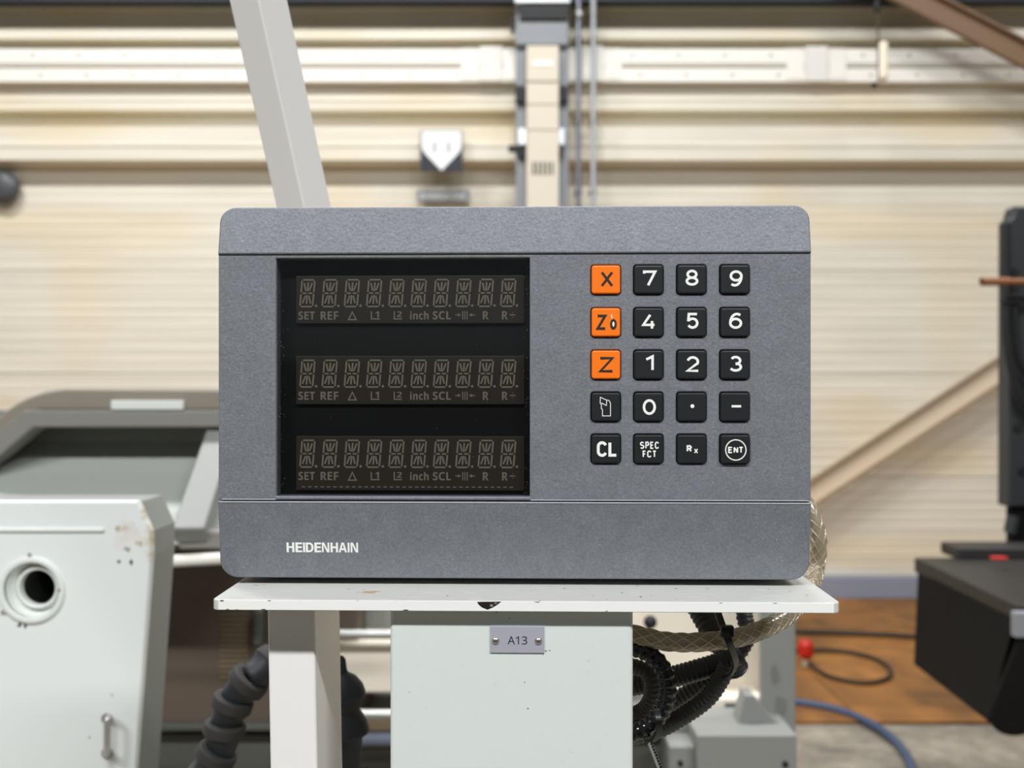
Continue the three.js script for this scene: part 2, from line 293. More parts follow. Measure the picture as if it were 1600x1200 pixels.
// ---------------------------------------------------------------- readout unit
const YAW = -0.0227, UX = 0.0006, UZ = -0.486, SHELF_Y = 0.9872, K = 0.000324;
{
  const unit = thing('digital_readout', 'grey digital readout unit with dark display and keypad on white shelf', 'readout unit', [UX, SHELF_Y, UZ]);
  unit.rotation.y = YAW;
  const U = px => (px - 802) * K * (px > 802 ? 0.996 : 1.003), V = py => 0.0035 + (906.5 - py) * K;
  const x0 = -0.1503, x1 = 0.1497, RT = 0.0078, RB = 0.009;
  add('case_body', extrude(rrect(x0, V(906.5), x1, V(320.5), RB, RT), -0.115, -0.018, 0.001), M.housing, unit);
  const tilt = (g, f) => { const p = g.attributes.position; for (let i = 0; i < p.count; i++) if (p.getZ(i) > -0.003) p.setZ(i, p.getZ(i) + f(p.getY(i))); g.computeVertexNormals(); return g; };
  const flatN = g => { g = clean(g); g.computeVertexNormals(); return g; };
  const top = add('upper_band', flatN(tilt(extrude(rrect(x0, V(396.5), x1, V(320.5), 0, RT), -0.0182, 0, 0.0009, 3, 8), y => -0.0032 + 0.0043 * (V(320.5) - y) / (76 * K))), M.housing, unit);
  const SL = 0.0045;
  const low = add('lower_band', flatN(tilt(extrude(rrect(x0, V(906.5), x1, V(784), RB, 0), -0.0182, 0, 0.0008, 3, 8), y => 0.0012 - SL * (V(784) - y) / (122.5 * K))), M.housing, unit);
  // face panel with a window and a hole for each key
  const face = rrect(x0, V(782), x1, V(396.5), 0, 0);
  face.holes.push(rrect(U(430.5), V(776.5), U(828), V(402.5), 0.0004, 0.0004, THREE.Path));
  const cols = [947, 1013.5, 1080.5, 1147.5], rows = [437.5, 504, 570, 635.5, 701];
  for (const cx of cols) for (const cy of rows) face.holes.push(rrect(U(cx) - 23.6 * K, V(cy) - 23.4 * K, U(cx) + 23.6 * K, V(cy) + 23.4 * K, 0.0017, 0.0017, THREE.Path));
  add('face_panel', extrude(face, -0.0182, 0, 0.0005, 2, 4), M.housing, unit);
  for (const [x, z] of [[-0.12, -0.05], [0.12, -0.05], [-0.12, -0.1], [0.12, -0.1]]) add('rubber_foot', new THREE.CylinderGeometry(0.008, 0.009, 0.005, 20).translate(x, 0.0025, z), M.rubber, unit);

  // pale strips along the edges between the face panel and the lower band
  const strip = (a, b, py, h, z) => rbox(U(b) - U(a), h * K, 0.0005, (U(a) + U(b)) / 2, V(py), z, 0.0002);
  for (const [a, b] of [[345, 430], [829, 1263]]) add('pale_edge', strip(a, b, 781.4, 1.5, 0.0001), M.paleEdge, unit, 'pale edge line below the face panel');
  add('pale_edge', [strip(343, 1264, 785.2, 1.6, 0.0012)], M.paleEdge, unit, 'pale edge line on top of the lower band');
  // wordmark on the lower band
  const spans = [['H', 175, 310], ['E', 330, 445], ['I', 462, 497], ['D', 510, 645], ['E', 660, 775], ['N', 790, 918], ['H', 940, 1070], ['A', 1080, 1225], ['I', 1238, 1270], ['N', 1290, 1418]];
  const ym = V(857.3), ang = Math.atan(SL / (122.5 * K)), zm = 0.0012 - SL * (V(784) - ym) / (122.5 * K);
  const word = spans.map(([ch, a, b]) => ch === 'I' ? extrude(rrect(U(430 + a / 11.03), -7.8 * K, U(430 + b / 11.03), 7.8 * K, 0), 0, 0.00015) : letters(ch, bold, U(430 + a / 11.03), U(430 + b / 11.03), -7.8 * K, 7.8 * K, 0, 0.00015));
  add('wordmark', word, M.white, low, 'white bold lettering reading HEIDENHAIN'.replace(' reading HEIDENHAIN', ' on the lower band')).position.set(0, ym, zm);
  low.children[0].rotation.x = ang;

  // display: dark backing, three fluorescent tubes and the tinted pane in front
  const disp = add('display_backing', rbox(U(828) - U(430.5) + 0.004, V(402.5) - V(776.5) + 0.004, 0.006, (U(828) + U(430.5)) / 2, V(589.5), -0.0119, 0.0002), M.black, unit, 'black backing behind the display window');
  const SK = 0.085;                                               // slant of the digits
  const dk = K * 1.014;                                           // drawn a little larger: it lies behind the pane
  const D = px => (px - 800) * dk + 0.0006 - UX, VY = py => 0.0035 + (906.5 - 600) * K - (py - 600) * dk;
  const dz0 = -0.0072, dz1 = -0.00705;
  const digit = (() => {                                          // fourteen segments, 22 x 42 px, origin at the lower left
    const w = 20, h = 42, g = 1.4, m = h / 2, sk = ([x, y]) => [(x + y * SK) * dk, y * dk];
    const L = [[[g, h], [w - g, h]], [[g, 0], [w - g, 0]], [[0, g], [0, m - g]], [[0, m + g], [0, h - g]], [[w, g], [w, m - g]], [[w, m + g], [w, h - g]], [[g * 1.5, m], [w / 2 - g, m]], [[w / 2 + g, m], [w - g * 1.5, m]],
      [[w / 2, m + 3], [w / 2, h - 4]], [[w / 2, 4], [w / 2, m - 3]], [[3.6, h - 5], [w / 2 - 2.6, m + 4]], [[w - 3.6, h - 5], [w / 2 + 2.6, m + 4]], [[3.6, 5], [w / 2 - 2.6, m - 4]], [[w - 3.6, 5], [w / 2 + 2.6, m - 4]]];
    const gs = strokes(L.map(l => l.map(sk)), 2.5 * dk, dz0, dz1);
    gs.push(new THREE.CylinderGeometry(2.1 * dk, 2.1 * dk, dz1 - dz0, 10).rotateX(Math.PI / 2).translate(25.5 * dk, 1.2 * dk, (dz0 + dz1) / 2));
    return merge(gs);
  })();
  [[478.5, 499, 430, 505], [604.8, 625, 556, 632], [730.5, 751, 682, 767]].forEach(([yb, yt, ya, yz], r) => {
    const mod = add('display_tube', rbox((817 - 458) * dk, (yz - ya) * dk, 0.0016, (D(458) + D(817)) / 2, VY((ya + yz) / 2), -0.0080, 0.0003), M.tubeBack, unit, `brown glass display tube, ${['upper', 'middle', 'lower'][r]} line of the display`);
    for (let i = 0; i < 10; i++) { const o = add('digit', digit, M.segment, mod); o.position.set(D(464.4 + i * 35.05), VY(yb), 0); }
    const T = (t, a, b, lo = yt, hi = yt - 13) => letters(t, bold, D(a), D(b), VY(lo), VY(hi), dz0, dz1);
    const P = l => l.map(([x, y]) => [D(x), VY(yt - y)]);
    const mark = (geos, name = 'annunciator') => add(name, geos, M.segment, mod);
    mark(T('SET', 462, 488)); mark(T('REF', 497, 525)); mark(strokes([P([[541, 0], [553, 0], [547, 12], [541, 0]])], 2 * dk, dz0, dz1));
    mark([...strokes([P([[577, 13], [577, 1], [590, 1]])], 1.9 * dk, dz0, dz1), T('1', 583, 589, yt - 3)]);
    mark([...strokes([P([[613, 13], [613, 1], [625, 1]])], 1.9 * dk, dz0, dz1), T('2', 617, 625, yt - 4)]);
    mark(T('inch', 638, 667)); mark(T('SCL', 673.5, 702));
    mark([...strokes([P([[709, 7], [717, 7]]), P([[720.5, 13], [720.5, 0]]), P([[724, 13], [724, 0]]), P([[727.5, 13], [727.5, 0]]), P([[731, 7], [740, 7]])], 1.5 * dk, dz0, dz1), new THREE.ExtrudeGeometry(poly(P([[713, 10], [718, 7], [713, 4]])), { depth: dz1 - dz0, bevelEnabled: false }).translate(0, 0, dz0), new THREE.ExtrudeGeometry(poly(P([[735, 10], [730, 7], [735, 4]])), { depth: dz1 - dz0, bevelEnabled: false }).translate(0, 0, dz0)]);
    mark(T('R', 752, 761)); mark([T('R', 782, 791), ...strokes([P([[794, 7], [803, 7]]), P([[798.5, 11], [798.5, 10]]), P([[798.5, 4], [798.5, 3]])], 1.6 * dk, dz0, dz1)]);
    if (r === 2) mark(Array.from({ length: 34 }, (_, i) => rbox(5.5 * dk, 1.6 * dk, dz1 - dz0, D(470 + i * 9.9), VY(761.5), (dz0 + dz1) / 2, 0.00005)), 'dashed_line');
  });
  add('display_pane', new THREE.PlaneGeometry(U(828) - U(430.5) + 0.003, V(402.5) - V(776.5) + 0.003).translate((U(828) + U(430.5)) / 2, V(589.5), -0.0028), M.glass, unit, 'tinted glass pane over the display');

  // keys; glyph boxes in pixels
  const kgeo = extrude(rrect(-22.3 * K, -22.1 * K, 22.3 * K, 22.1 * K, 0.0014), -0.009, 0.0015, 0.0008, 3, 5);
  const flip = (px, py) => [U(px), V(py)];
  const G = {
    X: [[[0, 0], [1, 1]], [[0, 1], [1, 0]]], Z: [[[0, 1], [1, 1], [0, 0], [1, 0]]],
    0: [arc(0.5, 0.5, 0.5, 0.5, 0, 360, 28)], 1: [[[0, 0.78], [0.72, 1], [0.72, 0]]],
    2: [[...arc(0.5, 0.68, 0.47, 0.32, 165, -25), [0, 0], [1, 0]]], 3: [[...arc(0.47, 0.74, 0.43, 0.26, 150, -90), ], [...arc(0.47, 0.26, 0.5, 0.26, 90, -155)]],
    4: [[[0.62, 1], [0, 0.27], [1, 0.27]], [[0.78, 0.55], [0.78, 0]]], 5: [[[0.95, 1], [0.12, 1], [0.06, 0.46]], arc(0.5, 0.33, 0.48, 0.33, 142, -150)],
    6: [arc(0.5, 0.32, 0.48, 0.32, 0, 360, 24), arc(0.62, 0.33, 0.6, 0.67, 180, 60)], 7: [[[0, 0.86], [0, 1], [1, 1], [0.36, 0]]],
    8: [arc(0.5, 0.75, 0.42, 0.25, 0, 360, 24), arc(0.5, 0.25, 0.5, 0.25, 0, 360, 24)], 9: [arc(0.5, 0.68, 0.48, 0.32, 0, 360, 24), arc(0.38, 0.67, 0.6, 0.67, 0, -120)],
    C: [[...arc(0.5, 0.7, 0.5, 0.3, 20, 180, 10), ...arc(0.5, 0.3, 0.5, 0.3, 180, 340, 10)]], L: [[[0, 1], [0, 0], [1, 0]]],
    S: [[...arc(0.5, 0.75, 0.5, 0.25, 30, 250, 10), ...arc(0.5, 0.25, 0.5, 0.25, 70, -150, 10)]], P: [[[0, 0], [0, 1], [0.55, 1], ...arc(0.55, 0.74, 0.45, 0.26, 90, -90, 8), [0, 0.48]]],
    E: [[[1, 1], [0, 1], [0, 0], [1, 0]], [[0, 0.52], [0.85, 0.52]]], F: [[[1, 1], [0, 1], [0, 0]], [[0, 0.52], [0.85, 0.52]]], T: [[[0, 1], [1, 1]], [[0.5, 1], [0.5, 0]]],
    N: [[[0, 0], [0, 1]], [[0, 1], [1, 0]], [[1, 0], [1, 1]]], R: [[[0, 0], [0, 1], [0.55, 1], ...arc(0.55, 0.74, 0.45, 0.26, 90, -90, 8), [0, 0.48]], [[0.5, 0.48], [1, 0]]],
  };
  const zA = 0.0015, zB = 0.00162;
  const glyph = (ch, ax, bx, ay, by, w) => strokes(G[ch].map(l => l.map(([x, y]) => [U(ax + w / 2 + x * (bx - ax - w)), V(by - w / 2 - y * (by - ay - w))])), w * K, zA, zB);
  const z1 = (a, b, c, d) => [915 + a / 6.04, 915 + b / 6.04, 405 + c / 6.04, 405 + d / 6.04], z2 = (a, b, c, d) => [915 + a / 6.04, 915 + b / 6.04, 590 + c / 6.04, 590 + d / 6.04];
  const g1 = (ch, box, w) => glyph(ch, ...z1(...box), w), g2 = (ch, box, w) => glyph(ch, ...z2(...box), w);
  const pt = (a, b) => flip(915 + a / 6.04, 590 + b / 6.04);
  const legends = [
    [g1('X', [143, 262, 118, 268], 3.9), g1('7', [540, 666, 113, 264], 3.9), g1('8', [940, 1060, 107, 257], 3.9), g1('9', [1350, 1476, 114, 266], 3.9)],
    [[...g1('Z', [102, 198, 526, 670], 4.2), ...g1('0', [231, 294, 568, 668], 4.4)], g1('4', [532, 660, 518, 670], 3.9), g1('5', [948, 1063, 511, 661], 3.9), g1('6', [1345, 1472, 511, 662], 3.9)],
    [g1('Z', [127, 266, 923, 1070], 4.1), g1('1', [560, 665, 908, 1058], 3.9), g1('2', [945, 1070, 917, 1066], 3.9), g1('3', [1350, 1472, 914, 1063], 3.9)],
    [strokes([[[140, 185], [200, 212], [218, 214], [230, 228], [235, 248], [235, 360], [160, 360], [160, 302], [149, 290], [149, 250], [138, 240], [140, 185]].map(p => pt(...p)), [[200, 212], [196, 262], [149, 238]].map(p => pt(...p))], 1.1 * K, zA, zB),
      g2('0', [538, 662, 203, 350], 3.9), [new THREE.CylinderGeometry(3 * K, 3 * K, zB - zA, 18).rotateX(Math.PI / 2).translate(...pt(1004, 268), (zA + zB) / 2)], strokes([[pt(1371, 269), pt(1460, 269)]], 3.6 * K, zA, zB)],
    [[...g2('C', [107, 205, 598, 744], 4.4), ...g2('L', [216, 303, 598, 742], 4.4)],
      [...g2('S', [512, 553, 601, 669], 2), ...g2('P', [562, 599, 601, 669], 2), ...g2('E', [608, 642, 601, 669], 2), ...g2('C', [651, 691, 601, 669], 2), ...g2('F', [537, 570, 684, 750], 2), ...g2('C', [579, 621, 684, 750], 2), ...g2('T', [628, 668, 684, 750], 2)],
      [...g2('R', [950, 999, 634, 697], 2.4), ...g2('X', [1019, 1057, 664, 712], 1.7)],
      [...strokes([arc(1408, 677, 95, 95, 0, 360, 40).map(p => pt(...p))], 1.7 * K, zA, zB), ...g2('E', [1336, 1378, 647, 707], 2.1), ...g2('N', [1387, 1430, 647, 707], 2.1), ...g2('T', [1434, 1479, 647, 707], 2.1)]],
  ];
  const titles = [['X', '7', '8', '9'], ['Z0', '4', '5', '6'], ['Z', '1', '2', '3'], ['tool symbol', '0', 'dot', 'minus'], ['CL', 'SPEC FCT', 'Rx', 'ENT']];
  rows.forEach((cy, r) => cols.forEach((cx, c) => {
    const orange = c === 0 && r < 3, lift = r === 4 && c === 3 ? 0.0006 : 0;
    const key = add('key', kgeo, orange ? M.keyOrange : M.keyBlack, unit, `${orange ? 'orange' : 'black'} key marked ${titles[r][c]}`);
    key.position.set(U(cx), V(cy), lift);
    const leg = add('key_legend', legends[r][c].map(g => g.translate(-U(cx), -V(cy), 0)), orange ? M.ink : M.white, key);
    if (r === 1 && c === 0) add('worn_spot', [new THREE.CylinderGeometry(1, 1, 0.00016, 12).rotateX(Math.PI / 2).scale(1.7 * K, 4 * K, 1).translate(U(958.5) - U(cx), V(507) - V(cy), zA + 0.0001), new THREE.CylinderGeometry(1, 1, 0.0001, 9).rotateX(Math.PI / 2).scale(0.8 * K, 4 * K, 1).rotateZ(0.2).translate(U(956) - U(cx), V(495) - V(cy), zA)], M.wear, key, 'pale worn spot on the orange key');
  }));
  // dust grains caught along the rim of the pane
  const dust = [];
  for (let i = 0; i < 130; i++) { const side = rnd(), r = (0.25 + 0.45 * rnd()) * K, px = side < 0.55 ? 433 + 12 * rnd() * rnd() : side < 0.85 ? 825 - 10 * rnd() * rnd() : 440 + 380 * rnd(), py = 408 + 364 * rnd(); dust.push(new THREE.OctahedronGeometry(r).translate(U(px), V(py), -0.0027)); }
  const dm = add('dust', dust, std(0x9a968c, 0.9), unit, 'pale dust grains on the display pane'); dm.userData.kind = 'stuff';
}

// ---------------------------------------------------------------- stand: shelf, column, post, arm, number plate
{
  const stand = thing('instrument_stand', 'white painted steel stand with chipped shelf plate carrying the readout unit', 'stand', [UX, 0, UZ]);
  stand.rotation.y = YAW;
  const L = (px, d) => (px - 800) * d / F - UX;
  const sx0 = -0.1432, sx1 = 0.1547, zf = 0.031, yt = SHELF_Y, yb = SHELF_Y - 0.0052;
  const plate = rrect(sx0, -zf, sx1, 0.285, 0.0032, 0.003);
  const pg = new THREE.ExtrudeGeometry(plate, { depth: yt - yb - 0.0012, bevelEnabled: true, bevelSize: 0.0006, bevelThickness: 0.0006, bevelOffset: -0.0006, bevelSegments: 2, curveSegments: 4 }).rotateX(-Math.PI / 2).translate(0, yb + 0.0006, 0);
  const bow = pg.attributes.position; for (let i = 0; i < bow.count; i++) { const s = (bow.getX(i) - sx0) / (sx1 - sx0); bow.setY(i, bow.getY(i)); }
  planarUV(pg, 'x', 'z', sx0, sx1, zf, zf - 0.298);
  add('shelf_plate', pg, M.shelfTop, stand, 'white shelf plate with rust marks');
  const edge = new THREE.BoxGeometry(sx1 - sx0 - 0.0064, yt - yb - 0.0008, 0.0006).translate((sx0 + sx1) / 2, (yt + yb) / 2, zf - 0.0001);
  add('shelf_edge', planarUV(edge, 'x', 'y', sx0, sx1, yb, yt), M.shelfFront, stand, 'white front edge of the shelf with a dark paint chip');
  // column
  const zc = 0.0235, d = -UZ - zc, cx0 = L(610.5, d), cx1 = L(990.5, d);
  const col = planarUV(extrude(rrect(cx0, -0.03, cx1, 0, 0.002).clone(), 0, yb, 0).rotateX(-Math.PI / 2).translate(0, 0, zc - 0.03).rotateY(0), 'x', 'y', cx0, cx1, EYE + (600 - 1290) * d / F, EYE + (600 - 950) * d / F);
  col.translate(0, 0, 0);
  const cp = col.attributes.position; let zmax = -9; for (let i = 0; i < cp.count; i++) zmax = Math.max(zmax, cp.getZ(i)); col.translate(0, 0, zc - zmax);
  add('column', col, M.boxFront, stand, 'square white painted column');
  // number plate with two rivets
  const W = (px) => L(px, d), H = py => EYE + (600 - py) * d / F;
  const np = add('number_plate', extrude(rrect(W(767.5), H(1019.5), W(852), H(978), 0.0004), zc, zc + 0.0008, 0.00015), M.plate, stand, 'small grey plate numbered A13');
  for (const px of [776, 843]) add('rivet', new THREE.SphereGeometry(5.6 * K, 18, 10, 0, Math.PI * 2, 0, Math.PI / 2).rotateX(Math.PI / 2).scale(1, 1, 0.7).translate(W(px), H(1000.5), zc + 0.0007), M.steel, np);
  add('lettering', letters('A13', regular, W(795), W(825.5), H(1006), H(993.5), zc + 0.0007, zc + 0.0009), M.ink, np);
  // post and arm
  const zp = 0.008, dp = -UZ - zp, pw = 0.0238;
  const post = rbox(pw, 1.0, 0.062, 0, -0.5, -0.031, 0.0015).rotateZ(0.018).translate(L(452.5, dp), yb, zp);
  const pp = post.attributes.position; for (let i = 0; i < pp.count; i++) pp.setY(i, Math.max(0, Math.min(yb, pp.getY(i) + 0.012)));
  add('post', post, M.postPaint, stand, 'rectangular white tube post under the shelf');
  const a = at(404, 0, 0.66), b = at(474, 318, 0.70), dir = b.clone().sub(a).normalize();
  const A = a.clone().addScaledVector(dir, -0.45), B = b.clone().addScaledVector(dir, (SHELF_Y + 0.001 - b.y) / dir.y);
  const arm = thing('support_arm', 'slanting square white tube arm rising from the shelf behind the readout unit', 'support arm', B.toArray());
  add('tube', own(bar(A, B, 0.026, 0.030, 0.0016), arm), M.postPaint, arm);
  add('foot_plate', rbox(0.05, 0.004, 0.05, 0, 0.0012, 0, 0.001), M.postPaint, arm);
}

// ---------------------------------------------------------------- cables at the right of the column
{
  const cab = thing('braided_cable', 'clear tan cable with woven metal braid looping past the shelf end', 'cable', [0.14, 0.95, -0.57]);
  const pts = [at(1180, 730, 0.62), at(1238, 762, 0.60), at(1262, 790, 0.59), at(1279, 840, 0.585), at(1275, 890, 0.585), at(1260, 928, 0.56), at(1223, 967, 0.532), at(1165, 993, 0.512), at(1100, 1003, 0.503), at(1040, 1002, 0.503), at(985, 990, 0.508), at(930, 980, 0.53)];
  const c = new THREE.CatmullRomCurve3(pts, false, 'centripetal'), n = 260, r = 0.0048;
  add('cable_sheath', own(new THREE.TubeGeometry(c, 160, r, 14), cab), M.cable, cab);
  const fr = c.computeFrenetFrames(n), strand = (k, s) => {
    const q = []; for (let i = 0; i <= n; i++) { const a = k * Math.PI / 3 + s * i / n * 36, o = c.getPointAt(i / n); q.push(o.addScaledVector(fr.normals[i], Math.cos(a) * r * 0.98).addScaledVector(fr.binormals[i], Math.sin(a) * r * 0.98)); }
    return new THREE.TubeGeometry(new THREE.CatmullRomCurve3(q), n, 0.00042, 4);
  };
  const br = []; for (let k = 0; k < 6; k++) br.push(own(strand(k, 1), cab), own(strand(k, -1), cab));
  add('braid', br, M.braid, cab, 'bright woven braid strands');

  const hose = (name, pts, px, d, pitch, amp, m, label, group) => solo(name, ribbed(pts, px * d / F, pitch, amp), m, label, 'conduit', group);
  hose('corrugated_conduit', [at(1070, 905, 0.574), at(1092, 948, 0.564), at(1113, 985, 0.554), at(1135, 1020, 0.549), at(1150, 1045, 0.554)], 19, 0.554, 0.0032, 0.07, M.conduit, 'black corrugated conduit passing down behind the braided cable beside the cable tie');
  hose('corrugated_conduit', [at(1165, 905, 0.594), at(1163, 960, 0.584), at(1168, 990, 0.579), at(1152, 1022, 0.574), at(1110, 1058, 0.569), at(1060, 1092, 0.574), at(1000, 1120, 0.584), at(930, 1140, 0.594)], 13, 0.574, 0.003, 0.07, M.conduit, 'thin black corrugated conduit hanging behind the cable tie');
  hose('corrugated_conduit', [at(1150, 1024, 0.534), at(1125, 1036, 0.534), at(1090, 1047, 0.534), at(1050, 1058, 0.539), at(1005, 1068, 0.544), at(930, 1078, 0.554)], 16.5, 0.534, 0.0026, 0.045, M.conduit, 'dull black corrugated conduit running level below the braided cable');
  hose('corrugated_conduit', [at(1136, 1040, 0.526), at(1125, 1062, 0.524), at(1105, 1090, 0.524), at(1070, 1116, 0.524), at(1030, 1138, 0.526), at(960, 1155, 0.534)], 14.5, 0.524, 0.0026, 0.05, M.conduit, 'dull black corrugated conduit curving down towards the column');
  hose('corrugated_conduit', [at(930, 1040, 0.534), at(985, 1040, 0.529), at(1012, 1052, 0.524), at(1018, 1085, 0.524), at(1000, 1112, 0.529), at(940, 1120, 0.534)], 12, 0.524, 0.0026, 0.05, M.conduit, 'short black conduit bend inside the shiny coiled one');
  hose('spiral_conduit', [at(930, 1005, 0.519), at(985, 1010, 0.509), at(1018, 1024, 0.504), at(1038, 1050, 0.502), at(1043, 1080, 0.502), at(1035, 1108, 0.504), at(1015, 1132, 0.506), at(985, 1146, 0.509), at(930, 1152, 0.514)], 14, 0.504, 0.0042, 0.085, M.coil, 'shiny black spiral conduit curled against the side of the column');
  // cable ties
  const t1 = thing('cable_tie', 'black cable tie holding the braided cable to the conduits', 'cable tie', [0.13, 0.94, -0.49], 'cable ties on the conduits');
  add('strap', own(strap([at(1118, 945, 0.509), at(1128, 975, 0.494), at(1138, 1000, 0.486), at(1147, 1024, 0.494), at(1149, 1040, 0.509), at(1142, 1053, 0.516), at(1132, 1058, 0.519)], 0.0036, 0.0013), t1), M.tie, t1);
  add('tie_head', own(rbox(0.0065, 0.0058, 0.004, ...at(1136, 986, 0.491).toArray(), 0.0008), t1), M.tie, t1);
  const t2 = thing('cable_tie', 'cable tie with ribbed tail hanging below the spiral conduit', 'cable tie', [0.085, 0.88, -0.5], 'cable ties on the conduits');
  add('strap', own(strap([at(1026, 1108, 0.494), at(1029, 1125, 0.490), at(1030, 1142, 0.492), at(1022, 1156, 0.499), at(1012, 1158, 0.509)], 0.0034, 0.0012), t2), M.tie, t2);
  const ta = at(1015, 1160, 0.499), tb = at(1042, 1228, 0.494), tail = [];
  add('tail', own(bar(ta, tb, 0.0042, 0.001, 0.0003), t2), M.tieTailGlint, t2);  // black tail, its reflections put into the grey colour
  for (let i = 0; i < 15; i++) { const q = ta.clone().lerp(tb, (i + 0.5) / 15); tail.push(own(rbox(0.0026, 0.0009, 0.0014, 0, 0, 0, 0.0002).rotateZ(0.33).translate(q.x, q.y, q.z + 0.0003), t2)); }
  add('tail_teeth', tail, M.tie, t2);
}
// ---------------------------------------------------------------- segmented coolant hoses
function coolantHose(label, pts, R, L, pos) {
  const g = thing('coolant_hose', label, 'coolant hose', pos);
  const c = new THREE.CatmullRomCurve3(pts, false, 'centripetal'), n = Math.floor(c.getLength() / L);
  const P = (a) => a.map(([r, y]) => new THREE.Vector2(r * R, y * L));
  const body = new THREE.LatheGeometry(P([[0.5, -0.25], [0.62, -0.22], [0.70, -0.1], [0.72, 0.05], [0.76, 0.25], [0.84, 0.45], [0.92, 0.55], [0.93, 0.58]]), 24);
  const collar = new THREE.LatheGeometry(P([[0.90, 0.54], [0.97, 0.56], [1.0, 0.60], [1.0, 0.92], [0.95, 1.0], [0.7, 1.02], [0.5, 1.0]]), 24);
  for (let i = 0; i < n; i++) {
    const u = (i + 0.5) / n, q = c.getPointAt(u), t = c.getTangentAt(u).negate();
    const seg = new THREE.Group(); seg.name = 'hose_segment'; g.add(seg);
    seg.position.copy(q).sub(g.position).addScaledVector(t, -L / 2); seg.quaternion.setFromUnitVectors(V3(0, 1, 0), t);
    add('socket', body, M.hose, seg); add('collar', collar, M.hoseDust, seg);
  }
  return g;
}
coolantHose('dark segmented coolant hose curving down left of the white post', [at(470, 1010, 0.80), at(425, 1037, 0.79), at(392, 1062, 0.78), at(366, 1095, 0.78), at(353, 1130, 0.78), at(345, 1165, 0.78), at(328, 1200, 0.78), at(312, 1255, 0.79), V3(-0.272, 0.6, -0.80), V3(-0.282, 0.35, -0.81), V3(-0.28, 0.008, -0.82)], 0.0168, 0.0215, [-0.22, 0.75, -0.78]);
{
  // upright flared hose partly hidden by the post
  const g = thing('coolant_hose', 'dark flared coolant nozzle and hose standing between post and column', 'coolant hose', [at(533, 0, 0.68).x, 0, -0.68]);
  const Y = py => EYE + (600 - py) * 0.68 / F, R = px => px * 0.68 / F, lathe = a => new THREE.LatheGeometry(a.map(([r, py]) => new THREE.Vector2(R(r), Y(py))), 28);
  add('nozzle', lathe([[3, 1025], [7, 1030], [9, 1046], [12, 1052]].reverse()), M.hose, g);
  add('socket', lathe([[10, 1050], [24, 1058], [34, 1070], [38, 1082], [37, 1090]].reverse()), M.hose, g);
  add('ball', lathe([[34, 1086], [32, 1100], [28, 1108], [28, 1112]].reverse()), M.hoseDust, g);
  add('socket', lathe([[26, 1108], [32, 1114], [40, 1126], [44, 1140], [43, 1144]].reverse()), M.hose, g);
  add('hose_pipe', lathe([[36, 1140], [33, 1155], [31, 1200], [31, 1600], [31, 3000]].reverse()), M.hose, g);
}

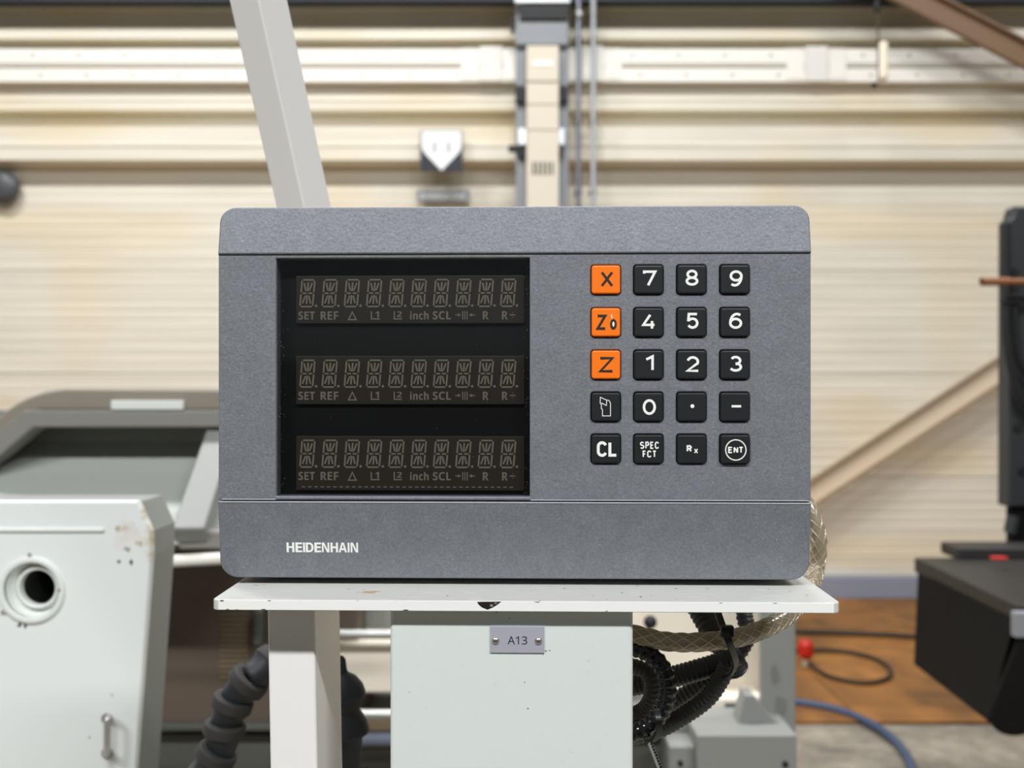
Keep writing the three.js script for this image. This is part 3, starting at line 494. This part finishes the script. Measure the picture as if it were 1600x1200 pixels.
// ---------------------------------------------------------------- white machine door, left
{
  const d = 1.0, q = (px, py) => { const v = at(px, py, d); return [v.x, v.y]; };
  const g = thing('machine_door', 'white machine door with round port, handle and rust spots at the corner', 'machine door', [-0.55, 0, -d - 0.035]);
  const bottomX = q(235, 0)[0] - 0.072;
  const face = poly([[-0.95, 0], [bottomX, 0], q(211, 1200), q(236, 870), q(235.5, 830), q(214, 783), [-0.95, q(0, 783)[1]]]);
  const pc = q(50, 922), s = d / F;
  const hole = new THREE.Path(); hole.absarc(...pc, 43 * s, 0, Math.PI * 2); face.holes.push(hole);
  const fg = extrude(face, -d - 0.012, -d, 0.0025, 3, 20);
  add('front_sheet', own(planarUV(fg, 'x', 'y', ...[q(-80, 0)[0], q(240, 0)[0], q(0, 1200)[1], q(0, 780)[1]]), g), M.door, g, 'white front sheet with rust spots');
  const side = poly([[-0.95, 0], [bottomX - 0.002, 0], q(210, 1200), q(234, 870), q(233.5, 832), q(213, 786), [-0.95, q(0, 786)[1]]]);
  const hole2 = new THREE.Path(); hole2.absarc(...pc, 44 * s, 0, Math.PI * 2); side.holes.push(hole2);
  add('side_wall', own(extrude(side, -d - 0.075, -d - 0.0125, 0.001, 1, 20), g), M.doorSide, g, 'grey side of the door');
  add('rib', own(new THREE.CapsuleGeometry(4.2 * s, 0.3, 6, 14).rotateZ(Math.PI / 2).translate(q(160, 0)[0] - 0.15, q(0, 828)[1], -d), g), M.boxPaint, g, 'raised white rib across the door');
  // port: flange, inner sleeve, dark opening
  const ring = (a) => new THREE.LatheGeometry(a.map(([r, z]) => new THREE.Vector2(r * s, z)), 48).rotateX(Math.PI / 2).translate(...pc, -d);
  const port = add('port', own(ring([[43, -0.012], [43, 0.001], [44, 0.003], [51, 0.003], [53, 0.0005], [53, -0.001]]), g), M.boxPaint, g, 'white flange of the round port');
  add('port_sleeve', own(ring([[45, 0.001], [43, -0.004], [39, -0.011], [35, -0.012], [33, -0.005], [31.5, -0.004], [28.5, -0.004], [27.5, -0.006], [27.5, -0.013]]).translate(5 * s, 2 * s, 0), g), M.boxPaint, port);
  const ch = [[0.09, 0.004, 0.1, 0, 0.043, 0], [0.09, 0.004, 0.1, 0, -0.043, 0], [0.004, 0.09, 0.1, 0.043, 0, 0], [0.004, 0.09, 0.1, -0.043, 0, 0], [0.09, 0.09, 0.004, 0, 0, -0.049]].map(a => rbox(...a, 0.001));
  add('port_chamber', own(merge(ch).translate(pc[0] - 0.004, pc[1], -d - 0.1255), g), M.doorSide, port, 'closed chamber behind the port');
  for (const [px, py] of [[48, 865.5], [94, 921], [6, 955]]) add('screw', own(new THREE.SphereGeometry(3 * s, 10, 6).scale(1, 1, 0.5).translate(...q(px, py), -d + 0.003), g), M.screw, port);
  // handle
  const hp = [at(169, 1122, d), at(169, 1122, d - 0.018), at(168, 1128, d - 0.02), at(167, 1170, d - 0.02), at(167, 1176, d - 0.018), at(167, 1176, d)];
  add('handle', own(tube(hp, 0.0035, 40, 10), g), M.chrome, g, 'small steel bow handle');
  for (const py of [1122, 1176]) add('handle_base', own(new THREE.CylinderGeometry(0.006, 0.006, 0.002, 16).rotateX(Math.PI / 2).translate(...q(168, py), -d + 0.001), g), M.chrome, g);
}

// ---------------------------------------------------------------- lathe behind: hood, brown body, bed, rods
{
  const g = thing('lathe', 'grey and cream lathe with sloping guard hood standing behind the readout stand', 'lathe', [-0.1, 0, -1.75]);
  const part = (name, geos, m, label, parent = g) => add(name, (Array.isArray(geos) ? geos : [geos]).map(x => own(x, g)), m, parent, label);
  // hood: top shell, lip, left strut, sloping sheet, right strut
  const d = 1.5, q = (px, py) => { const v = at(px, py, d); return [v.x, v.y]; };
  const shell = new THREE.Shape(); shell.moveTo(...q(-190, 812)); shell.lineTo(...q(-60, 694)); shell.lineTo(...q(0, 646)); shell.quadraticCurveTo(...q(45, 610), ...q(100, 606)); shell.lineTo(...q(420, 608)); shell.lineTo(...q(420, 642)); shell.lineTo(...q(60, 642)); shell.lineTo(...q(-150, 812)); shell.closePath();
  const hood = part('hood_shell', extrude(shell, -d - 0.34, -d - 0.004, 0.006, 3, 16), M.hoodTop, 'taupe top of the guard hood');
  const lip = poly([q(-175, 812), q(18, 655), q(38, 640), q(420, 640), q(420, 668), q(52, 668), q(-120, 812)]);
  part('hood_lip', extrude(lip, -d - 0.05, -d, 0.004, 3), M.hood, 'grey lip of the guard hood', hood);
  part('name_strip', pbox(173, 626, 286, 640, d - 0.003, 0.012, 0.001), M.label, 'blank white strip on the hood', hood);
  // concave sheet
  const sheetPts = [[at(0, 662, 1.62).y, -1.62], [at(0, 690, 1.60).y, -1.60], [at(0, 740, 1.53).y, -1.53], [at(0, 800, 1.44).y, -1.44], [at(0, 850, 1.37).y, -1.37]];
  const ss = new THREE.Shape(); sheetPts.forEach(([y, z], i) => i ? ss.lineTo(z, y) : ss.moveTo(z, y)); [...sheetPts].reverse().forEach(([y, z]) => ss.lineTo(z - 0.006, y - 0.004)); ss.closePath();
  const sg = new THREE.ExtrudeGeometry(ss, { depth: 0.98, bevelEnabled: false }).rotateY(-Math.PI / 2).scale(1, 1, 1); sg.translate(0.10 - 0.45 + 0.0, 0, 0);
  part('guard_sheet', sg, M.hoodSheet, 'smooth grey sloping guard sheet', hood);
  part('strut', bar(at(352, 668, 1.54), at(296, 838, 1.34), 0.045, 0.03, 0.004), M.machineGrey, undefined, hood);
  part('bottom_rail', pbox(278, 828, 420, 860, 1.35, 0.03, 0.006), M.hood, undefined, hood);
  part('back_plate', pbox(-200, 640, 430, 880, 1.83, 0.02), M.machineGrey, undefined, hood);
  part('hand_rail', rod(at(262, 877, 1.34), at(430, 868, 1.34), 0.0085), M.rail, 'bright steel rail under the hood');
  // brown body with vent ribs
  const body = part('brown_cabinet', [pbox(225, 884, 560, 1132, 1.6, 0.4, 0.006)], M.brownBody, 'dark brown cabinet with a vent');
  for (let i = 0; i < 13; i++) part('vent_slat', pbox(342, 958 + i * 8.2, 388, 962.5 + i * 8.2, 1.597, 0.012, 0.0015), M.brownRib, undefined, body);
  part('cabinet_trim', pbox(225, 1132, 560, 1143, 1.585, 0.06, 0.003), M.machineDark, undefined, body);
  part('plinth', [pbox(225, 1146, 1090, 1640, 1.62, 0.5, 0.006)], M.machineDark, 'dark grey plinth');
  part('cabinet_hinge', pbox(396, 955, 408, 1010, 1.57, 0.03, 0.004), M.machineDark, undefined, body);
  // bed between post and column and beyond the column
  part('rear_cover', pbox(470, 860, 700, 984, 1.68, 0.05, 0.004), M.machineGrey, 'grey cover above the feed rods');
  part('feed_rod', rod(at(470, 991, 1.55), at(985, 991, 1.55), 0.0075), M.chrome, 'upper bright feed rod');
  part('bed_casting', pbox(470, 1006, 985, 1084, 1.58, 0.25, 0.006), M.cream, 'cream bed casting');
  part('lead_screw', rod(at(470, 1116, 1.5), at(985, 1116, 1.5), 0.0075), M.chrome, 'lower bright lead screw');
  part('bed_rear_wall', pbox(470, 1070, 985, 1150, 1.85, 0.03, 0.002), M.machineGrey, 'grey wall deep behind the lead screw');
  part('lower_strip', pbox(470, 1126, 985, 1143, 1.56, 0.05, 0.003), M.brownRib, undefined);
  part('control_shaft', rod(at(470, 1155, 1.52), at(985, 1155, 1.52), 0.0105), M.blueRod, 'blue grey control shaft');
  const ts = part('tailstock', pbox(960, 900, 1192, 1112, 1.7, 0.22, 0.01), M.cream, 'cream tailstock casting');
  part('tailstock_foot', [pbox(1085, 1088, 1196, 1136, 1.64, 0.2, 0.008)], M.cream, undefined, ts);
  part('clamp_slot_shade', pbox(1133, 1099, 1156, 1108, 1.637, 0.01, 0.002), M.machineDark, undefined, ts);  // solid dark block, the shade inside the slot put into its colour
  const kn = at(1016, 972, 1.5);
  part('lever_stem', rod(at(1011, 990, 1.6), kn, 0.004), M.machineDark, undefined, ts);
  part('lever_knob', new THREE.SphereGeometry(0.0105, 20, 14).translate(...kn.toArray()), M.columnDark, 'black ball knob', ts);
  const end = part('end_bracket', pbox(1190, 900, 1244, 1150, 1.6, 0.02, 0.005), M.machineGrey, 'grey upright end bracket');
  const gu = poly([[1150, 1142], [1232, 1142], [1205, 1120], [1178, 1086], [1164, 1086]].map(p => { const v = at(...p, 1.55); return [v.x, v.y]; }));
  part('gusset', extrude(gu, -1.59, -1.55, 0.003, 2), M.machineGrey, undefined, end);
  for (const [px, py, r, k] of [[1212, 1056, 0.010, 1.7], [1221, 1104, 0.011, 1.9], [1214, 1128, 0.007, 1.3]]) { const v = at(px, py, 1.599), sh = poly(Array.from({ length: 11 }, (_, i) => { const a = i / 11 * Math.PI * 2, q = r * (0.6 + 0.6 * rnd()); return [v.x + Math.cos(a) * q * 0.8, v.y + Math.sin(a) * q * k]; })); part('stain', extrude(sh, v.z, v.z + 0.0004), M.stain, 'dark oil stain', end); }
  const fb = part('front_block', pbox(1088, 1148, 1246, 1640, 1.5, 0.13, 0.004), M.machineGrey, 'grey front block of the bed');
  part('side_block', pbox(1046, 1166, 1086, 1640, 1.52, 0.11, 0.004), M.machineGrey, undefined, fb);
  for (const [px, py] of [[1227, 1194], [1063, 1193]]) part('bolt', new THREE.CylinderGeometry(0.0045, 0.0045, 0.006, 12).rotateX(Math.PI / 2).translate(...at(px, py, 1.499).toArray()), M.columnDark, undefined, fb);
  part('cross_block', pbox(985, 1122, 1100, 1146, 1.58, 0.15, 0.005), M.machineGrey, undefined, fb);
}

// ---------------------------------------------------------------- black milling machine, right
{
  const g = thing('milling_machine', 'black milling machine with tall dark column and hanging side guard', 'milling machine', [1.4, 0, -2.4]);
  const part = (name, geos, m, label, parent = g) => add(name, (Array.isArray(geos) ? geos : [geos]).map(x => own(x, g)), m, parent, label);
  // table top seen from above, guard plate below it
  const top = 0.653;
  const tp = new THREE.Shape(); tp.moveTo(1.0, 1.9); tp.lineTo(1.75, 1.9); tp.lineTo(1.75, 2.42); tp.lineTo(1.015, 2.42); tp.closePath();
  part('table_top', new THREE.ExtrudeGeometry(tp, { depth: 0.03, bevelEnabled: true, bevelSize: 0.004, bevelThickness: 0.004, bevelOffset: -0.004, bevelSegments: 2 }).rotateX(-Math.PI / 2).translate(0, top - 0.034, 0), M.millTop, 'dark table top');
  part('table_raised_block', rbox(0.62, 0.03, 0.1, 1.42, top + 0.014, -2.44, 0.006), M.millTop, 'dark block along the table rear');
  part('cross_slide', rbox(0.5, 0.05, 0.16, 1.6, top + 0.02, -2.3, 0.008), M.millTop);
  part('grey_end_plate', rbox(0.2, 0.05, 0.02, 1.085, top - 0.035, -1.888, 0.003), M.column, 'grey end plate of the table');
  // guard: inclined side plate and rounded front flap
  const q = [V3(1.015, top - 0.03, -2.40), V3(0.998, top - 0.03, -1.905), V3(0.945, 0.425, -1.905), V3(1.005, 0.395, -2.40)];
  const slab = (a, t) => {                                          // warped sheet through four corners
    const face = o => { const ge = new THREE.PlaneGeometry(1, 1, 12, 12), p = ge.attributes.position; for (let i = 0; i < p.count; i++) { const u = p.getX(i) + 0.5, v = 0.5 - p.getY(i), x = a[0].clone().lerp(a[1], u).lerp(a[3].clone().lerp(a[2], u), v); p.setXYZ(i, x.x + o, x.y, x.z); } ge.computeVertexNormals(); return ge; };
    return merge([face(0), face(t), rod(a[3].clone().add(V3(t / 2, 0, 0)), a[2].clone().add(V3(t / 2, 0, 0)), t / 2, 10)]);
  };
  const gd = part('side_guard', slab(q, 0.02), M.millBlack, 'black hanging side guard');
  const fl = new THREE.Shape(); fl.moveTo(0.998, top - 0.07); fl.lineTo(0.945, 0.45); fl.quadraticCurveTo(0.94, 0.40, 0.985, 0.396); fl.quadraticCurveTo(1.04, 0.396, 1.042, 0.44); fl.lineTo(1.05, top - 0.07); fl.closePath();
  part('front_flap', extrude(fl, -1.905, -1.89, 0.003, 2, 10), M.millBlack, 'black rounded front flap', gd);
  part('apron', rbox(0.6, 0.2, 0.4, 1.42, top - 0.14, -2.16, 0.01), M.millBlack, 'black apron under the table');
  part('pedestal', rbox(0.5, 0.62, 0.4, 1.84, 0.31, -2.5, 0.02), M.millBlack, 'black pedestal');
  // column with hoses
  const d = 2.5;
  const cp = poly([[1576, 792], [1577, 345], [1584, 338], [1588, 322], [1700, 322], [1700, 792]].map(p => { const v = at(...p, d); return [v.x, v.y]; }));
  const col = part('column', extrude(cp, -d - 0.06, -d, 0.006, 3), M.millGrey, 'dark grey column');
  part('column_neck', pbox(1582, 790, 1700, 865, d + 0.02, 0.04, 0.01), M.millBlack, undefined, col);
  part('clamp_bolt', [rod(at(1583, 806, d - 0.02), at(1578, 832, d - 0.02), 0.016)], M.millGrey, undefined, col);
  part('hose', tube([at(1572, 350, d - 0.03), at(1572, 440, d - 0.03), at(1573, 520, d - 0.03), at(1582, 580, d - 0.03), at(1600, 630, d - 0.03), at(1630, 660, d - 0.03)], 0.011, 50), M.columnDark, 'black hose on the column', col);
  part('hose', tube([at(1586, 420, d - 0.03), at(1587, 520, d - 0.03), at(1596, 570, d - 0.03), at(1625, 610, d - 0.03)], 0.009, 50), M.columnDark, undefined, col);
  part('hose_clip', pbox(1571, 461, 1610, 474, d - 0.05, 0.03, 0.003), M.columnDark, undefined, col);
  for (const [px, py] of [[1591, 667], [1598, 735]]) part('socket', new THREE.CylinderGeometry(0.012, 0.012, 0.012, 14).rotateX(Math.PI / 2).translate(...at(px, py, d - 0.002).toArray()), M.columnDark, undefined, col);
  part('copper_lever', [rod(at(1533, 440, d - 0.1), at(1576, 440, d - 0.1), 0.0105), rod(at(1576, 440, d - 0.1), at(1650, 440, d - 0.1), 0.008)], M.copper, 'brown lever sticking out of the column', col);
  part('red_mark', pbox(1552, 871, 1576, 875, 2.25, 0.02, 0.002), M.red, 'red mark on the table');
}

// ---------------------------------------------------------------- things on the back wall
{
  const wallD = 4.77;
  const g = thing('busbar_rail', 'bright white busbar rail running along the ribbed wall', 'rail', [0, EYE + (600 - 101) * wallD / F, -4.81]);
  const Y = py => EYE + (600 - py) * wallD / F, part = (name, geo, m, label, parent = g) => add(name, own(geo, g), m, parent, label);
  const xs = [-4.6, -2.4, 2.4, 4.6];
  part('rail_body', rbox(9.4, Y(76) - Y(129), 0.048, 0, (Y(76) + Y(129)) / 2, -wallD - 0.024, 0.006), M.rail);
  part('rail_lip', rbox(9.4, 0.008, 0.03, 0, Y(104), -wallD - 0.006, 0.002), M.groove, 'central seam of the rail');
  for (const py of [82, 111]) part('rail_flange', rbox(9.4, 0.062, 0.008, 0, Y(py + 8), -wallD + 0.003, 0.003), M.rail);
  for (const px of [767, 925, 1275, 250 - 420, 1820]) { const a = at(px, 101, wallD); part('rail_joint', rbox(0.115, Y(76) - Y(129) + 0.006, 0.03, a.x, a.y, -wallD + 0.002, 0.004), M.railCover, 'pale joint cover'); for (const s of [-1, 1]) part('joint_tab', rbox(0.085, Y(78) - Y(127), 0.012, a.x + s * 0.105, a.y, -wallD + 0.006, 0.002), M.rail); }
  for (let px = -20; px < 1640; px += 72) for (const [py, o] of [[87, 0], [118, 12]]) { const a = at(px + o, py, wallD); if (Math.abs(px - 845) > 130 && Math.abs(px - 1275) > 60) part('tap_mark', rbox(0.014, 0.012, 0.006, a.x, a.y, -wallD + 0.006, 0.001), M.screw); }
}
{
  const d = 4.62, g = thing('steel_column', 'grey steel column behind the vertical cream cable duct', 'column', [at(847, 0, 4.75).x, 0, -4.76]);
  const part = (name, geo, m, label, parent = g) => add(name, own(geo, g), m, parent, label);
  const x = px => at(px, 0, 4.7).x, Y = py => EYE + (600 - py) * 4.7 / F;
  for (const [a, b] of [[806, 826], [868, 888]]) part('flange', rbox(x(b) - x(a), 4.9, 0.012, (x(a) + x(b)) / 2, 2.45, -4.70, 0.002), M.column);
  part('web', rbox(0.02, 4.9, 0.07, x(847), 2.45, -4.74, 0.002), M.column);
  part('head_plate', rbox(x(887) - x(806), Y(38) - Y(74), 0.03, (x(806) + x(887)) / 2, (Y(38) + Y(74)) / 2, -4.675, 0.004), M.column, 'grey head plate');
  part('bracket', rbox(x(886) - x(812), Y(14) - Y(37), 0.05, x(849), (Y(14) + Y(37)) / 2, -4.67, 0.004), M.columnDark, 'black bracket above the head plate');
  part('cap_plate', rbox(x(890) - x(805), Y(2) - Y(12), 0.05, x(847), (Y(2) + Y(12)) / 2, -4.66, 0.003), M.clamp, 'pale cap plate');
  part('side_hook', rbox(0.02, 0.08, 0.02, x(801), Y(44), -4.67, 0.004), M.columnDark);
  for (const [px, py, w, h, m] of [[813, 146, 15, 26, M.columnDark], [881, 146, 13, 26, M.columnDark], [816, 213, 13, 26, M.clamp], [876, 213, 13, 26, M.clamp], [803, 231, 18, 9, M.columnDark], [815, 238, 10, 16, M.columnDark], [876, 238, 8, 12, M.columnDark]]) part('pipe_clamp', rbox(w * 4.66 / F, h * 4.66 / F, 0.035, at(px, 0, 4.66).x, EYE + (600 - py) * 4.66 / F, -4.68, 0.004), m);
  const t = thing('cable_duct', 'vertical cream cable duct with slotted vent in front of the steel column', 'cable duct', [at(847, 0, d).x, 0, -d - 0.03]);
  const tp = (name, geo, m, label, parent = t) => add(name, own(geo, t), m, parent, label), w = 50.5 * d / F, tx = at(848, 0, d).x, TY = py => EYE + (600 - py) * d / F;
  for (const [a, b] of [[71, 127], [129, 163], [164, 203], [204, 980]]) tp('trunk_cover', rbox(w, TY(a) - TY(b), 0.06, tx, (TY(a) + TY(b)) / 2, -d - 0.03, 0.004), M.trunk);
  tp('label_strip', rbox(0.095, 0.026, 0.004, tx, TY(99), -d + 0.001, 0.001), M.signWhite, 'white blank label');
  for (let i = 0; i < 5; i++) tp('vent_slot', rbox(0.012, 0.062, 0.006, tx + (i - 2) * 0.0225, TY(263), -d - 0.0005, 0.001), M.machineDark);
  for (const [px, name, label] of [[904, 'plain', 'thin grey pipe running up the wall beside the steel column'], [927, 'pale', 'paler thin pipe running up the wall, farther from the steel column']]) {
    const p = thing('wall_pipe', label, 'pipe', [at(px, 0, 4.68).x, 0, -4.68]);
    add('pipe', new THREE.CylinderGeometry(0.012, 0.012, 4.9, 14).translate(0, 2.45, 0), px === 904 ? M.pipe : M.pipePale, p);
    for (const py of [25, 60, 190, 300]) add('pipe_clip', rbox(0.03, 0.024, 0.075, 0, EYE + (600 - py) * 4.68 / F, -0.03, 0.004), M.columnDark, p);
    if (px === 904) add('clip_ball', new THREE.SphereGeometry(0.016, 14, 10).translate(0.002, EYE + (600 - 25) * 4.68 / F, 0.022), M.clamp, p);
  }
}
solo('roof_beam', [rbox(9.6, 0.12, 0.07, 0, EYE + 597 * 4.69 / F + 0.06, -4.725, 0.004)], M.beam, 'dark blue steel beam along the top of the ribbed wall', 'beam');
{
  const b = (a0, a1, label, flat, flange) => {
    const g = thing('wall_brace', label, 'brace', [a0.x, a0.y, a0.z]);
    const dir = a1.clone().sub(a0).normalize(), n = V3(-dir.y, dir.x, 0);
    add('flat', own(bar(a0, a1, 0.014, 0.1, 0.002), g), flat, g);
    for (const s of [-1, 1]) { const o = n.clone().multiplyScalar(s * 0.055).add(V3(0, 0, 0.016)); add('edge_flange', own(bar(a0.clone().add(o), a1.clone().add(o), 0.034, 0.014, 0.002), g), flange, g); }
  };
  b(at(1050, 912, 4.8), at(1760, 448, 4.8), 'tan diagonal brace crossing the flat wall sheet behind the milling machine', M.brace, M.braceDark);
  b(at(1330, -52, 4.6), at(1800, 190, 4.6), 'diagonal brace with its shade painted in as brown, descending over the ribs above the busbar rail', M.braceShade, M.braceShade);  // dark brown holds the shade this brace stands in
}
{
  const s = thing('arrow_sign', 'square navy sign with white downward arrow and painted glare on the ribbed wall', 'sign', [at(690, 0, 4.74).x, EYE + 364 * 4.74 / F, -4.74]);
  const k = 4.7 / F;
  add('sign_plate', rbox(66 * k, 65 * k, 0.006, 0, 0, 0, 0.001), M.signNavy, s);
  const A = poly([[-31, 31], [31, 31], [31, 4], [26, -4], [0, -31], [-26, -4], [-31, 4]].map(p => p.map(v => v * k)));  // arrow widened at the top to paint in the glare over the navy
  for (const x of [-11, 11]) { const h = rrect((x - 2.5) * k, -3 * k, (x + 2.5) * k, 14 * k, 0, 0, THREE.Path); A.holes.push(h); add('arrow_slit', extrude(rrect((x - 2.5) * k, -3 * k, (x + 2.5) * k, 14 * k, 0), 0.0028, 0.0040), M.signPale, s); }
  add('arrow', extrude(A, 0.0028, 0.0045), M.signWhite, s, 'white downward arrow, its broad top painted glare');
  for (const [x, y] of [[0, 20], [0, -20]]) add('sign_bracket', rbox(0.03, 0.03, 0.04, x * k, y * k, -0.022, 0.002), M.steel, s);
  const t = thing('text_sign', 'small grey sign with pale lettering below the arrow sign', 'sign', [at(693, 0, 4.86).x, EYE + 294 * 4.86 / F, -4.86]);
  add('sign_plate', rbox(86 * k, 19 * k, 0.006, 0, 0, 0, 0.001), M.signGrey, t);
  add('lettering', letters('Antwoorden', bold, -38 * k, 34 * k, -5 * k, 6 * k, 0.0028, 0.0042), M.signWhite, t);
  add('sign_bracket', rbox(0.2, 0.02, 0.04, 0, 0, -0.022, 0.002), M.steel, t);
}
{
  const b = thing('wall_bell', 'dark grey round dome bell on the ribbed wall', 'bell', at(5, 293, 4.86).toArray());
  add('dome', new THREE.LatheGeometry([[0, 0.05], [0.04, 0.047], [0.07, 0.035], [0.084, 0.01], [0.086, 0]].map(p => new THREE.Vector2(...p)).reverse(), 36).rotateX(Math.PI / 2), M.bell, b);
  add('back_box', rbox(0.09, 0.09, 0.04, 0, 0.0, -0.02, 0.008), M.columnDark, b);
  const c = thing('pull_cord', 'thin pull cord with cream handle hanging in front of the busbar rail', 'pull cord', [at(1372, 0, 4.4).x, EYE + 590 * 4.4 / F, -4.4]);
  const Y = py => (590 - (600 - py)) * -4.4 / F, x = px => (px - 1372) * 4.4 / F;
  add('cord', new THREE.CylinderGeometry(0.0045, 0.0045, 2.2, 8).translate(0, Y(75) + 1.1, 0), M.cord, c);
  add('cord_weight', new THREE.CapsuleGeometry(0.014, 0.03, 6, 12).translate(x(1370), Y(9), 0), M.columnDark, c);
  add('handle', new THREE.CapsuleGeometry(0.022, 0.14, 8, 16).translate(x(1380), Y(96), 0.0), M.grip, c, 'cream pull handle');
  add('cord_tail', new THREE.CylinderGeometry(0.004, 0.004, Y(75) - Y(128), 8).translate(x(1372), (Y(75) + Y(128)) / 2, 0), M.cord, c);
  add('knot', new THREE.SphereGeometry(0.014, 12, 8).translate(x(1366), Y(133), 0), M.columnDark, c);
}
// ---------------------------------------------------------------- on the floor
{
  const fl = (px, py, r) => { const h = EYE - 0.012 - r, d = h * F / (py - 600); return at(px, py, d); };
  solo('floor_cable', tube([fl(1150, 985, 0.012), fl(1260, 987, 0.012), fl(1340, 990, 0.012), fl(1420, 994, 0.012), fl(1520, 1003, 0.012)], 0.011, 40, 8), M.wire, 'straight dark cable lying across the brown floor boards', 'cable');
  const g = thing('lead_with_red_plug', 'dark lead looped on the brown boards with a red plug', 'cable', fl(1320, 1040, 0.01).toArray());
  add('lead', own(tube([fl(1200, 1022, 0.009), fl(1245, 1017, 0.009), fl(1300, 1016, 0.009), fl(1355, 1025, 0.009), fl(1388, 1042, 0.009), fl(1386, 1060, 0.009), fl(1350, 1067, 0.009), fl(1300, 1058, 0.009), fl(1268, 1040, 0.009), fl(1259, 1030, 0.012)], 0.0085, 80, 8), g), M.wire, g);
  const p = fl(1259, 1027, 0.03);
  add('plug', own(new THREE.CapsuleGeometry(0.03, 0.022, 8, 16).translate(p.x, p.y + 0.03, p.z), g), M.red, g, 'red plug');
  add('plug_collar', own(new THREE.CylinderGeometry(0.016, 0.012, 0.03, 14).translate(p.x, p.y - 0.022, p.z), g), M.brace, g);
  const q = (px, py) => { const h = EYE - 0.02, d = h * F / (py - 600); return at(px, py, d); };
  solo('blue_hose', tube([q(1160, 1085), q(1240, 1096), q(1300, 1107), q(1350, 1125), q(1390, 1150), q(1415, 1178), q(1428, 1210), q(1436, 1260)].map(v => { v.y = Math.max(v.y, 0.014); return v; }), 0.0125, 70, 10), M.blueHose, 'blue rubber hose curving over boards and concrete', 'hose');
}

scene.traverse(o => { if (o.isMesh) { o.castShadow = true; o.receiveShadow = true; } });
renderer.render(scene, camera);
